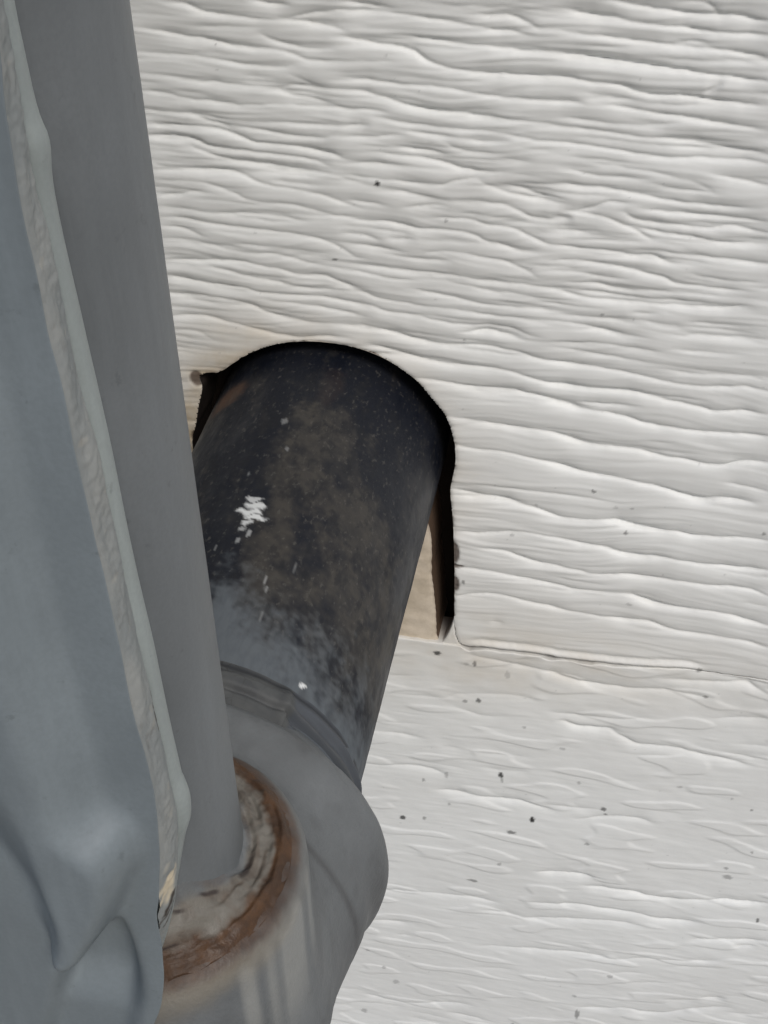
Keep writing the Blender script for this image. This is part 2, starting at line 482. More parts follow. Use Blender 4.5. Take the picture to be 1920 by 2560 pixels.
 (3,10,[601,-416,656,-414,700,-411,739,-401,758,-410,782,-422]),
 (3,8,[655,-390,698,-392,739,-398,778,-397]),
 (2,9,[409,-535,466,-534,528,-531,583,-518]),
 (5,4,[433,-554,454,-566,487,-564,518,-560]),
 (3,8,[518,-562,546,-579,568,-592,618,-586,651,-588,689,-596,723,-598,770,-606]),
 (2,10,[699,-498,750,-486,790,-482]),
 (2,10,[732,-582,768,-585,804,-586]),
 (1,8,[532,-617,571,-618,618,-610]),
 (2,10,[421,-792,482,-790,512,-786]),
 (2,9,[474,-821,533,-800,583,-793,613,-802]),
 (1,8,[745,-555,800,-551]),
 (2,10,[72,-1146,118,-1139,169,-1133,226,-1128,271,-1123,318,-1127]),
 (2,8,[291,-1158,330,-1157,355,-1160,394,-1168,422,-1163]),
 (2,7,[51,-1257,92,-1256,133,-1248]),
 (1,7,[97,-1300,133,-1293]),
 (2,9,[284,-1290,321,-1278,359,-1277,426,-1263]),
 (1,8,[288,-1369,326,-1361,361,-1356]),
 (1,8,[-49,-1550,5,-1539]),
 (2,7,[23,-1553,67,-1561,110,-1561,154,-1551,227,-1527,264,-1524]),
 (1,7,[-4,-1592,53,-1584,104,-1582]),
 (2,8,[227,-1569,276,-1570,313,-1575]),
 (1,8,[134,-1618,197,-1618]),
 (4,6,[404,-1003,457,-996,494,-992,523,-993]),
 (4,8,[504,-1025,560,-1024,602,-1024,624,-1032,671,-1030,717,-1023,772,-1009,812,-1005,861,-997]),
 (3,8,[381,-1108,436,-1103,500,-1089,533,-1094,576,-1092,618,-1091,651,-1101,693,-1098,729,-1091]),
 (2,9,[383,-1168,438,-1152,503,-1139,567,-1127,621,-1128]),
 (3,8,[735,-1147,787,-1135,833,-1125,878,-1117]),
 (2,8,[815,-1148,855,-1139]),
 (2,9,[387,-1272,443,-1266,499,-1255,544,-1255,577,-1259,610,-1248,636,-1238,685,-1232,727,-1225,780,-1210]),
 (1,8,[693,-1255,745,-1238,813,-1224]),
 (1,8,[559,-1315,602,-1297,646,-1292]),
 (2,10,[511,-1457,574,-1446,613,-1427,654,-1440,698,-1429,746,-1400,799,-1376,831,-1367]),
 (2,8,[771,-1346,816,-1337]),
 (2,9,[839,-1384,871,-1382,913,-1367]),
 (1,9,[690,-1374,732,-1369,771,-1353]),
 (1,12,[616,-1332,698,-1313,751,-1293]),
 (1,8,[858,-1277,899,-1267]),
]
SPECKS = [(1081,4880,35,37,95),(388,3619,43,20,60),(4510,-193,38,32,60),(5091,-974,26,42,60),(1204,-8966,59,63,85),(1657,-8879,33,50,50),(3181,-7260,47,69,90),(3841,-8432,47,72,97),(5206,-7824,53,58,70),(5252,-7978,30,35,60),(3439,-8907,96,49,65),(2715,-5298,45,53,75),(2462,-5357,38,42,50),(1939,-4222,67,50,85),(2632,-4358,29,71,60),(7745,-9318,90,61,45),(8488,-10533,30,77,70),(7938,-7261,21,33,60),(5104,-14840,44,172,55),(2679,-10653,101,40,55),(4421,3043,29,27,40),(-1146,6787,17,11,40),(3240,-4543,44,91,25),(4952,-8917,47,37,45),(3211,-9974,33,39,40),(3212,-7401,23,81,40),(5276,-2528,47,27,30),(5252,-2511,27,27,30),(6776,-4474,41,29,55),(6594,-3859,54,57,55),(7266,-696,31,32,55),(2375,2400,19,21,40),(2086,4376,23,25,40),(3221,-1281,40,26,30),(2401,-2442,35,46,60),(2282,-2553,42,28,55),(314,-13755,47,46,30),(670,-14316,47,47,35),(141,-16224,69,84,35),(5721,-13190,59,58,35),(5004,-14153,44,46,35),(4688,-7164,38,34,35),(6574,-6900,51,33,30),(8102,-8447,22,35,45),(7547,-7018,21,33,30),(7682,-9037,45,36,45),(939,-14819,76,80,30),(3674,-15696,46,49,40),(3234,-9969,33,52,30),(1651,-7724,32,47,45),(2110,-7487,32,94,35),(2168,-8331,32,36,35),(3592,-5830,30,32,35),(4335,-6272,60,33,30),(2477,-4385,44,40,25),(3599,-619,33,33,25),(4895,-478,38,33,22),(5151,-460,32,24,30)]
LIP = [(1850,11149),(1860,10872),(1865,10683),(1877,10540),(1908,10451),(1909,10357),(1892,10262),(1881,10151),(1883,9894),(1894,9630),(1907,9371),(1918,9115),(1938,8686),(1952,8324),(1960,7771),(1977,7227),(2008,6677),(2016,6252),(2027,5847),(2045,5456),(2051,5284),(2085,5162),(2092,5000),(2069,4794),(2024,4667),(1992,4566),(1918,4236),(1831,3868),(1787,3624),(1686,3252),(1624,3051),(1578,2927),(1465,2639),(1282,2279)]
GROOVE = [(1834,11132),(1840,10916),(1842,10671),(1830,10345),(1839,10101),(1862,9933),(1862,9672),(1871,9447),(1875,9215),(1887,8810),(1911,8500),(1930,8061),(1948,7607),(1958,7174),(1961,6768),(1979,6344),(1992,6080),(2006,5786),(2014,5408),(2025,5108),(2008,4732),(1960,4418),(1909,4145),(1865,3908),(1771,3547),(1710,3351),(1654,3200),(1540,2947)]
FRONT_EDGE = [(2011,11308),(2013,11124),(1983,10857),(1972,10627),(1957,10400),(1957,10165),(1965,9935),(1969,9679),(1961,9460),(1987,9079),(1990,8848),(1990,8478),(2001,8204),(2004,7999),(2014,7691),(2025,7382),(2030,6954),(2029,6453),(2066,6174),(2066,5848),(2065,5527),(2059,5319),(2004,4848),(1945,4455),(1894,4244),(1887,4039),(1886,3852),(1869,3614),(1846,3390),(1787,3039),(1743,2866),(1656,2622),(1515,2267),(1298,1808)]
HOLE = [(-2280,54),(-2184,270),(-2128,519),(-2065,765),(-2000,969),(-1971,1105),(-1997,1180),(-2015,1263),(-1943,1356),(-1829,1398),(-1638,1403),(-1320,1686),(-993,1905),(-543,2083),(-43,2154),(448,2144),(767,2081),(1090,1968),(1406,1773),(1665,1564),(1888,1265),(2055,1048),(2153,829),(2219,556),(2253,323),(2248,34),(2189,-300),(2156,-511),(2184,-758),(2205,-1010),(2227,-1438),(2237,-1968),(2246,-2420),(2241,-2885),(2243,-3360),(2259,-3648),(2304,-3856),(2356,-3946)]

# ================================================================ the ground
def build_ground():
    xs = np.linspace(-6000, 6000, 61); ys = np.linspace(-9000, 40, 61)
    X, Y = np.meshgrid(xs, ys)
    Z = -620 + 14 * PN.n2(X / 700, Y / 700)
    o = make_mesh('ground', np.stack([X, Y, Z], -1).reshape(-1, 3), grid_faces(61, 61), mat_ground())
    o['kind'] = 'structure'
build_ground()

# ================================================================ the siding wall
wall = thing('siding_wall', 'white painted wood grain siding with a notch cut around the black pipe', 'wall')
HOLE = np.array(HOLE) / 100.0
HOLE_P = smooth_path(np.vstack([[(-21.5, -44), (-22.0, -20), (-22.9, -4)], HOLE, [(23.7, -44)]]), .22, closed=False, it=1)
SEAM = np.array([(-900, -38.7), (-60, -38.9), (10, -39.2), (19.4, -39.6), (23.56, -39.46), (25.39, -39.65), (27.57, -39.37), (33.0, -39.43), (37.3, -39.28), (39.6, -39.47),
                 (41.65, -39.71), (45.2, -39.69), (51.56, -39.56), (57.1, -39.17), (63.7, -38.5), (66, -38.9), (90, -39.1), (900, -38.8)])
def zseam(x):
    return np.interp(x, SEAM[:, 0], SEAM[:, 1]) + .10 * PN.n2(x / 1.7, x * 0 + 3.3) + .06 * PN.n2(x / .6, x * 0 + 8.3)

def grain_height(X, Z, xs, lower):
    """outward relief in millimetres of the embossed wood grain"""
    k = .34 if lower else 1.0
    wz = Z + .05 * X * 0 + 2.2 * PN.n2(X / 34, Z / 30) + .9 * PN.n2(X / 13 + 5, Z / 9) 
    n1 = PN.n2(X / 30 + 1.7, wz / 2.5)
    n2 = PN.n2(X / 17 + 7.2, wz / 1.25 + 4)
    n3 = PN.n2(X / 9 + 2.2, wz / .6 + 9)
    n0 = PN.n2(X / 45, Z / 28)
    fine = sstep(-.25, .35, n0 + (.25 - (X + 20) / 160.) if not lower else n0)     # where the grain is fine
    h = .135 * np.sqrt(n1 * n1 + .012) + (.05 + .11 * fine) * np.sqrt(n2 * n2 + .02) + .034 * n3
    h = h * k + .12 * n0
    if lower: h = h + .16 * sstep(.18, .42, PN.n2(X / 12 + 3, Z / 3.2 + 1)) + .05 * PN.n2(X / 8, Z / 4 + 3) + .03 * PN.n2(X / 3, Z / 1.6)
    # crevices between the raised grain lines: the long ones, then many short fine ones
    rg = np.random.default_rng(11 if lower else 5)
    short = []
    for i in range(140 if lower else 2100):
        x0 = rg.uniform(-112, 148); L = rg.uniform(4, 15) * (1 if rg.random() < .75 else 1.8)
        if lower: z0 = rg.uniform(-205, -42)
        else:
            z0 = rg.uniform(-36, 122)
            if z0 < 6 and rg.random() < .8: continue
            if x0 > 30 and z0 < 28 and rg.random() < .65: continue
        xs_ = np.linspace(x0, x0 + L, 6)
        zz_ = z0 - .025 * (xs_ - x0) + .55 * (PN.n2(xs_ / 11, xs_ * 0 + z0 / 7) - PN.n2(x0 / 11 + xs_ * 0, xs_ * 0 + z0 / 7))
        short.append((rg.uniform(.3, 1.1) * (.6 if lower else 1), rg.uniform(2.0, 5.0), list(np.stack([xs_, zz_], 1).ravel() * 10)))
    for d, wpx, q in GRAIN + short:
        q = np.array(q, float).reshape(-1, 2) / 10.0
        q = q[np.argsort(q[:, 0])]
        i0, i1 = np.searchsorted(xs, [q[0, 0] - 3.0, q[-1, 0] + 3.0])
        if i1 - i0 < 2: continue
        xx = xs[i0:i1]
        p = smooth_path(q, .4, it=2) if len(q) > 2 else q
        zl = np.interp(xx, p[:, 0], p[:, 1]) + .11 * PN.n2(xx / 2.3 + 1.7 * q[0, 1], xx * 0 + .37 * q[0, 1] + .5) + .03 * PN.n2(xx / .8 + .9 * q[0, 1], xx * 0 + .29 * q[0, 1] + .5)
        ft = min(3.5, (q[-1, 0] - q[0, 0]) * .4); fade = sstep(q[0, 0] - .7 * ft, q[0, 0] + ft, xx) * (1 - sstep(q[-1, 0] - ft, q[-1, 0] + .7 * ft, xx))
        fade = fade * np.clip(1 + .55 * PN.n2(xx / 9.0 + 1.37 * q[0, 1], xx * 0 + .317 * q[0, 1] + .5) + .18 * PN.n2(xx / 3.5 + 2.11 * q[0, 1], xx * 0 + .413 * q[0, 1] + .5), .2, 1.6)
        wa = wpx * .165 * (1 + .25 * PN.n2(xx / 9.0 + 3.1 * q[0, 1], xx * 0 + .41 * q[0, 1] + .5))
        zc = .5 * (p[:, 1].min() + p[:, 1].max())
        rows = np.abs(Z[:, i0:i1] - zc).min(axis=1) < (12 + .5 * (p[:, 1].max() - p[:, 1].min()))
        s = Z[rows, i0:i1] - zl[None, :]
        sp = np.maximum(s, 0); prof = np.where(s > 0, .62 * np.exp(-sp / wa[None, :]) + .38 * np.exp(-sp / .30), (.55 * np.exp(np.minimum(s, 0) / .9) + .45 * np.exp(np.minimum(s, 0) / .24)) if not lower else np.exp(np.minimum(s, 0) / .8))
        sub = h[:, i0:i1]; sub[rows] -= (d * DEPTH * fade)[None, :] * prof
    return h
DEPTH = .205

def axis_coords(a, b, step, outer, n=34):
    f = np.arange(a, b + 1e-6, step)
    g = (np.linspace(0, 1, n + 1)[1:])**2.2
    return np.concatenate([(a - g * outer[0])[::-1], f, b + g * outer[1]])

def surface_attrs(X, Z):
    dirt_shade = np.zeros_like(X)
    for i, (sx, sz, rx, rz, d) in enumerate(SPECKS):
        sx, sz, rx, rz = sx / 100, sz / 100, max(rx, 13) / 100, max(rz, 13) / 100
        k = (np.abs(X - sx) < 4 * rx + .6) & (np.abs(Z - sz) < 4 * rz + .6)
        if not k.any(): continue
        u = (X[k] - sx) / rx; v = (Z[k] - sz) / rz
        r = np.sqrt(u * u + v * v) + .45 * PN.n2(u * 1.3 + i, v * 1.3 + 2 * i)
        dirt_shade[k] = np.maximum(dirt_shade[k], d / 100 * (1 - sstep(.7, 1.35, r)))
    # small scattered dirty specks
    n = PN.n2(X / 1.1 + 40, Z / .8 + 12)
    dirt_shade = np.maximum(dirt_shade, .22 * sstep(.82, .95, n))
    r = np.hypot(X + 2, (Z + 1))
    stain = .85 * np.exp(-np.maximum(r - 22, 0) / 4.2) * (.55 + .6 * sstep(.1, -.4, (X + 5) / 30)) 
    band = np.exp(-((Z + 41) / 10)**2) * np.exp(-np.sqrt((X - 30)**2 + 60) / 30)
    stain = np.clip(np.maximum(stain, .45 * band) * (1 + .5 * PN.n2(X / 7, Z / 3)), 0, 1)
    return dirt_shade, stain

XS = axis_coords(-110, 150, .26, (900, 900))
def build_upper():
    zs = axis_coords(0, 124, .22, (0, 700))[34:]          # height above the board's bottom edge
    zs = zs[zs >= 0]
    nx, nz = len(XS), len(zs)
    zb = zseam(XS)
    base = np.interp(XS, SEAM[:, 0], SEAM[:, 1]) * 0 - 39.2
    Z = zs[:, None] + base[None, :] + (zb - base)[None, :] * np.exp(-zs[:, None] / 2.0)
    X = np.repeat(XS[None, :], nz, 0).copy()
    H = grain_height(X, Z, XS, False)
    # paint lip along the bottom edge: a rounded roll, then the edge turns in
    dz = Z - zb[None, :]
    lipmask = (sstep(24, 28, X) * (1 - sstep(63, 68, X)))
    H += lipmask * (.28 * np.exp(-((dz - .75) / .45)**2) - .30 * np.exp(-((dz - 1.75) / .55)**2))
    H -= .30 * np.exp(-dz / .10)
    poly = np.vstack([HOLE_P])
    sdist = poly_sd(X, Z, poly)
    near = np.abs(sdist) < .17
    qx, qz = poly_near(X[near], Z[near], poly)
    X[near] = qx; Z[near] = qz
    H -= .30 * np.exp(np.minimum(sdist, 0) / .25) * (sdist < .2)
    dirt_shade, stain = surface_attrs(X, Z)
    bare = sstep(-.42, -.02, sdist + .32 * PN.n2(Z / 1.1, X * 0 + 4) - .28) * (Z < 2) * (X > 0)
    # two chips of missing paint on the notch edge
    for cx, cz, rx, rz in ((22.4, -18.2, .95, 2.6), (22.6, -25.2, .8, 1.9), (22.6, -21.2, 1.6, .5), (-20.5, 12.6, 1.3, 1.6), (-22, .8, 1.0, 1.2)):
        r = np.hypot((X - cx) / rx, (Z - cz) / rz)
        bare = np.maximum(bare, .85 * (1 - sstep(.75, 1.05, r))); H -= .25 * (1 - sstep(.7, 1.1, r))
    V = np.stack([X, -H, Z], -1).reshape(-1, 3)
    F = grid_faces(nz, nx)
    inside = (sdist > .1).ravel()
    keep = ~(inside[F].any(axis=1)); F = F[keep]
    att = dict(dirt_shade=dirt_shade.ravel(), stain=stain.ravel(), bare=bare.ravel())
    # thickness: inner faces of the notch and the bottom edge
    def strip(P2, y0, nseg=6, depth=11.0, inward=None):
        nonlocal V
        n = len(P2); off = len(V)
        ys = np.concatenate([[0], np.linspace(.25, depth, nseg)])
        W = np.stack([np.stack([P2[:, 0], y0 + yy + 0 * P2[:, 0], P2[:, 1]], 1) for yy in ys])
        V = np.vstack([V, W.reshape(-1, 3)])
        for k, v in (('dirt_shade', 0), ('stain', .5), ('bare', 1.0)):
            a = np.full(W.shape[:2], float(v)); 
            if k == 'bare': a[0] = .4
            if k == 'dirt_shade': a = np.maximum(a, .8 * ((P2[None, :, 0] < 0) & (P2[None, :, 1] > -5)) * (ys[:, None] > .2))  # left gap walls blackened in colour to stand for shade
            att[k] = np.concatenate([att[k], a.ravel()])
        return grid_faces(len(ys), n, off)
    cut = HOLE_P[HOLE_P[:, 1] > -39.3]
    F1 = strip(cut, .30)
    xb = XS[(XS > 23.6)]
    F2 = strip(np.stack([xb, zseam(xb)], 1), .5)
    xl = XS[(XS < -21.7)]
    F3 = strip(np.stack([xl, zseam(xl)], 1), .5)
    o = make_mesh('siding_board', V, [F, F1, F2, F3], M_SID, wall, att)
    o['label'] = 'upper siding board with deep wood grain and a cut notch'
def build_lower():
    ds = axis_coords(0, 168, .23, (0, 600))
    ds = ds[ds >= 0]
    nx, nz = len(XS), len(ds)
    gap = .10 + (.24 + .30 * sstep(-.1, .4, PN.n2(XS / 4.0, XS * 0 + 1.2))) * sstep(23, 25, XS) * (1 - sstep(46, 60, XS)) + .5 * np.exp(-((XS - 25.0) / 1.0)**2) + .45 * np.exp(-((XS - 39.8) / 1.3)**2)
    zt = zseam(XS) - gap
    zt = np.where(XS < 23.5, -39.75 + .12 * PN.n2(XS / 1.5, XS * 0 + 2) + .5 * sstep(14, 0, XS), zt)
    Z = -39.3 - ds[:, None] + (zt + 39.3)[None, :] * np.exp(-ds[:, None] / 3.0)
    X = np.repeat(XS[None, :], nz, 0)
    H = grain_height(X[:, :], Z, XS, True)
    set_back = -.22 * sstep(8, 40, XS) * (1 - sstep(58, 68, XS)) + .05
    H = H - set_back[None, :]
    H -= .12 * np.exp(-ds[:, None] / .10) * (1 - sstep(60, 66, XS))[None, :]
    dirt_shade, stain = surface_attrs(X, Z)
    V = np.stack([X, -H, Z], -1).reshape(-1, 3)
    F = grid_faces(nz, nx)[:, ::-1]
    # top edge running back behind the upper board
    off = len(V)
    B = np.stack([XS, np.full(nx, 7.0), zt + .3], 1)
    V = np.vstack([V, B])
    c = np.arange(nx - 1)
    F2 = np.stack([c, c + 1, off + c + 1, off + c], 1)
    att = dict(dirt_shade=np.concatenate([dirt_shade.ravel(), np.zeros(nx)]), stain=np.concatenate([stain.ravel(), np.full(nx, .6)]), bare=np.concatenate([np.zeros(dirt_shade.size), np.full(nx, .9)]))
    o = make_mesh('siding_board', V, [F, F2], M_SID, wall, att)
    o['label'] = 'lower siding board, smoother, with dark dirty specks'
def build_patch():
    # painted filler piece in the bottom of the notch, its raw right edge facing the gap
    edge = smooth_path([(16.6, -6), (17.2, -10), (17.57, -12.7), (18.12, -14.7), (18.37, -18.2), (18.21, -22.8), (18.34, -25.5), (18.82, -30.1), (19.02, -34.9), (19.08, -38.3), (19.5, -39.9)], .25)
    edge[:, 0] += .12 * PN.n2(edge[:, 1] / 1.3, edge[:, 0] * 0 + 1)
    n = len(edge)
    ys = np.array([.2, .0, .1, .6, 1.5, 3, 5, 8, 11.])
    ux = np.concatenate([np.linspace(0, 1, 60)])
    W = []; bare = []; dirt_shade = []
    for u in ux:
        x = -21 + (edge[:, 0] + 21) * u
        y = .75 - .12 * PN.n2(x / 5, edge[:, 1] / 2) + .25 * np.exp(-(edge[:, 0] - x) / .3)
        W.append(np.stack([x, y, edge[:, 1]], 1)); bare.append(np.zeros(n))
        dirt_shade.append(.75 * sstep(-15.5, -11.5, edge[:, 1] + .8 * PN.n2(x / 2, edge[:, 1] / 2)) + .25 * np.exp(-(edge[:, 0] - x) / .5))  # darker towards the top and along the right edge
    for dy in (.3, .9, 2, 4, 7, 10.5):
        W.append(np.stack([edge[:, 0] - .1 + .10 * dy * 0, .9 + dy + 0 * edge[:, 0], edge[:, 1]], 1)); bare.append(np.ones(n)); dirt_shade.append(np.full(n, .2))
    W = np.array(W)
    make_mesh('wood_patch', W.reshape(-1, 3), grid_faces(len(W), n)[:, ::-1], M_PATCH, wall, dict(bare=np.array(bare).ravel(), dirt_shade=np.clip(np.array(dirt_shade), 0, 1).ravel()))
def build_caulk():
    P = smooth_path([(22.45, -33.0), (21.95, -35.4), (21.3, -37.5), (20.6, -39.0), (19.95, -40.3), (21.5, -40.7), (23.7, -40.6), (23.75, -39.6), (23.05, -38.7), (22.6, -36.5)], .2, True, 2)
    c = P.mean(0); n = len(P)
    rings = []
    for s, y in ((1, 3.0), (1, .65), (.97, .42), (.85, .30), (.6, .24), (.3, .22), (.02, .22)):
        q = c + (P - c) * s
        rings.append(np.stack([q[:, 0], y - .06 * PN.n2(q[:, 0] / .9, q[:, 1] / .9), q[:, 1]], 1))
    W = np.array(rings).reshape(-1, 3)
    z = np.zeros(len(W)); b = z.copy(); b[:n] = .8
    d, s = surface_attrs(W[:, 0], W[:, 2])
    make_mesh('caulk_corner', W, grid_faces(len(rings), n, 0, True), M_SID, wall, dict(dirt_shade=z, stain=s, bare=b))
def build_cavity():
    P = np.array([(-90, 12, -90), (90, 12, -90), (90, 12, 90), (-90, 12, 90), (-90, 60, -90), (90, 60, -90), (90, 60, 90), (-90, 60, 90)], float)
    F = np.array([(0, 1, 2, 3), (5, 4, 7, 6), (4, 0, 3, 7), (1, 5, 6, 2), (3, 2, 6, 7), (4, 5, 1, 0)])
    make_mesh('dark_cavity_box', P, F, M_DARK, wall, smooth=False)  # near-black box painted to read as the shaded cavity behind the siding
build_upper(); build_lower(); build_patch(); build_caulk(); build_cavity()

# ================================================================ the gas pipe (wall pipe, elbow, riser)
pipe = thing('gas_pipe', 'worn black pipe coming out of the siding into a grey rusty elbow and riser', 'pipe')
PA = np.array([-.2, 0, -1.4]); PD = np.array([.014, -1, -.053]); PD = PD / np.linalg.norm(PD)
PU = np.array([0, 0, 1.0]); PU -= PD * (PU @ PD); PU /= np.linalg.norm(PU); PR = np.cross(PU, PD); PR = PR if PR[0] > 0 else -PR
RP = 19.9
def tube(A, D, U, R, ts, rs, nth):
    th = np.linspace(0, 2 * np.pi, nth, endpoint=False)
    T, TH = np.meshgrid(ts, th, indexing='ij')
    r = np.asarray(rs)[:, None] * np.ones_like(TH)
    P = A + T[..., None] * D + r[..., None] * (np.cos(TH)[..., None] * U + np.sin(TH)[..., None] * R)
    return P.reshape(-1, 3), T.ravel(), TH.ravel()
def build_pipe():
    ts = np.concatenate([np.linspace(-30, -3, 12), np.arange(-2.5, 76, .3)])
    P, T, TH = tube(PA, PD, PU, PR, ts, np.full(len(ts), RP), 440)
    n = fbm3(P, 9, 3, 1.0); n2 = fbm3(P, 2.2, 2, 4.0)
    nr = P - (PA + ((P - PA) @ PD)[:, None] * PD); nr /= np.linalg.norm(nr, axis=1)[:, None]
    P = P + nr * (.10 * n + .05 * n2)[:, None]
    a = np.degrees((TH + np.pi) % (2 * np.pi) - np.pi)            # 0 on top, + to the right
    n3 = fbm3(P, .9, 2, 2.0); ns = fbm3(P, 3.0, 3, 9.0, (1, 3.2, 1))
    bound = 51 + 6 * sstep(6, 22, a + 10 * n)
    paint = sstep(-6, 7.0, T - bound + 7 * n + 6 * n2 + 5 * n3 + 4 * ns)
    paint *= 1 - .30 * sstep(.0, .4, ns) * sstep(10, 25, a)
    wide = lerp(24, 85, sstep(8, 46, T))
    base = sstep(-8, 10, a) * (1 - sstep(wide - 10, wide + 16, a)) * sstep(3, 16, T + 4 * n)
    base = np.maximum(base, .8 * sstep(-34, -54, a))
    base = np.maximum(base, .55 * sstep(50, 75, a) * sstep(20, 40, T))
    nb = fbm3(P, 5.0, 4, 13.0, (1, 2.2, 1)); dust = sstep(.08, .92, .66 * base + .45 * n + .95 * nb + .25 * n2 + .22 * n3 + .45 * ns)
    dust = np.clip(dust + .30 * sstep(.15, .5, ns + .4 * n3), 0, 1) * (.85 + .45 * n2 + .35 * n3)
    dust = np.clip(dust, 0, 1)
    rust = sstep(.9, .2, np.hypot((T - 4.5) / 5, (a + 44) / 20) + .4 * n2) + .15 * sstep(1, .3, np.hypot((T - 5) / 6, (a - 12) / 7) + .5 * n2)
    glint_fleck = np.zeros(len(P))
    for (t0, a0, rt, ra, d) in GLINT_FLECKS:
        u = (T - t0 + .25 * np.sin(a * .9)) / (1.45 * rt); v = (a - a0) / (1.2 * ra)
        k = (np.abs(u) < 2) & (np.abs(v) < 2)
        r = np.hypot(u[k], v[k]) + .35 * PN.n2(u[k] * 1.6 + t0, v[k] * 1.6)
        glint_fleck[k] = np.maximum(glint_fleck[k], d * (1 - sstep(.65, 1.1, r)))
    make_mesh('wall_pipe', P, grid_faces(len(ts), 440, 0, True), M_PIPE, pipe, dict(paint=np.clip(paint, 0, 1), dust=dust, rust=np.clip(rust, 0, 1), glint_fleck=glint_fleck))
# (distance from wall, angle, half length, half angle, amount) of highlights painted in pale colour, with faint flecks
GLINT_FLECKS = [(33.8, -1.5, .40, 3.0, .75), (35.1, .5, .48, 4.2, .95), (36.5, -1, .55, 4.6, 1), (37.6, 2, .36, 4.2, 1), (38.7, -.5, .42, 2.2, .8), (40.0, -1.5, .35, 1.4, .45), (41.0, 2, .6, .9, .4),
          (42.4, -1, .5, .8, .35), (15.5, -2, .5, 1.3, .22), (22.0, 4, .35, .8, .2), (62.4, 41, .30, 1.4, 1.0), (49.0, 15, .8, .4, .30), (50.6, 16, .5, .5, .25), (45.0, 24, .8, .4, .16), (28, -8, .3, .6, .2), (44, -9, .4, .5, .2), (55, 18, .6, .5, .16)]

def surface_nets(sdf, origin, h):
    s = sdf < 0
    nx, ny, nz = sdf.shape
    c = np.zeros((nx - 1, ny - 1, nz - 1), int)
    for i in (0, 1):
        for j in (0, 1):
            for k in (0, 1): c += s[i:nx - 1 + i, j:ny - 1 + j, k:nz - 1 + k]
    act = (c > 0) & (c < 8)
    idx = np.full(act.shape, -1, int); I, J, K = np.nonzero(act); idx[I, J, K] = np.arange(len(I))
    pos = np.zeros((len(I), 3)); cnt = np.zeros(len(I))
    cr = [(i, j, k) for i in (0, 1) for j in (0, 1) for k in (0, 1)]
    for a in cr:
        for ax in range(3):
            if a[ax]: continue
            b = list(a); b[ax] = 1
            va = sdf[I + a[0], J + a[1], K + a[2]]; vb = sdf[I + b[0], J + b[1], K + b[2]]
            x = (va < 0) != (vb < 0); t = np.where(x, va / np.where(x, va - vb, 1), 0)
            q = np.array(a, float)[None, :].repeat(len(I), 0); q[:, ax] = t
            pos[x] += q[x]; cnt[x] += 1
    V = origin + (np.stack([I, J, K], 1) + pos / cnt[:, None]) * h
    F = []
    for ax in range(3):
        u, v = [(1, 2), (2, 0), (0, 1)][ax]
        sl0 = [slice(None)] * 3; sl1 = [slice(None)] * 3
        sl0[ax] = slice(0, -1); sl1[ax] = slice(1, None)
        ch = s[tuple(sl0)] != s[tuple(sl1)]
        E = np.stack(np.nonzero(ch), 1)
        ok = (E[:, u] > 0) & (E[:, v] > 0) & (E[:, u] < sdf.shape[u] - 1) & (E[:, v] < sdf.shape[v] - 1); E = E[ok]
        def id_(du, dv):
            q = E.copy(); q[:, u] += du; q[:, v] += dv
            return idx[q[:, 0], q[:, 1], q[:, 2]]
        f = np.stack([id_(-1, -1), id_(0, -1), id_(0, 0), id_(-1, 0)], 1)
        flip = ~s[E[:, 0], E[:, 1], E[:, 2]]
        f[flip] = f[flip][:, ::-1]; F.append(f)
    return V, np.vstack(F)
def smin(a, b, k):
    h = np.clip(.5 + .5 * (b - a) / k, 0, 1)
    return b + (a - b) * h - k * h * (1 - h)
def smax(a, b, k): return -smin(-a, -b, k)
def rcyl(P, A, D, L, r, rd):
    q = P - A; t = q @ D; rad = np.sqrt(np.maximum((q * q).sum(-1) - t * t, 0))
    dx = rad - r + rd; dy = np.abs(t - L / 2) - L / 2 + rd
    return np.minimum(np.maximum(dx, dy), 0) + np.sqrt(np.maximum(dx, 0)**2 + np.maximum(dy, 0)**2) - rd
def capsule(P, A, B, r0, r1):
    ba = B - A; t = np.clip((P - A) @ ba / (ba @ ba), 0, 1)
    return np.linalg.norm(P - A - t[..., None] * ba, axis=-1) - (r0 + (r1 - r0) * t)
RX, RY = 8.3, -101.8          # riser axis
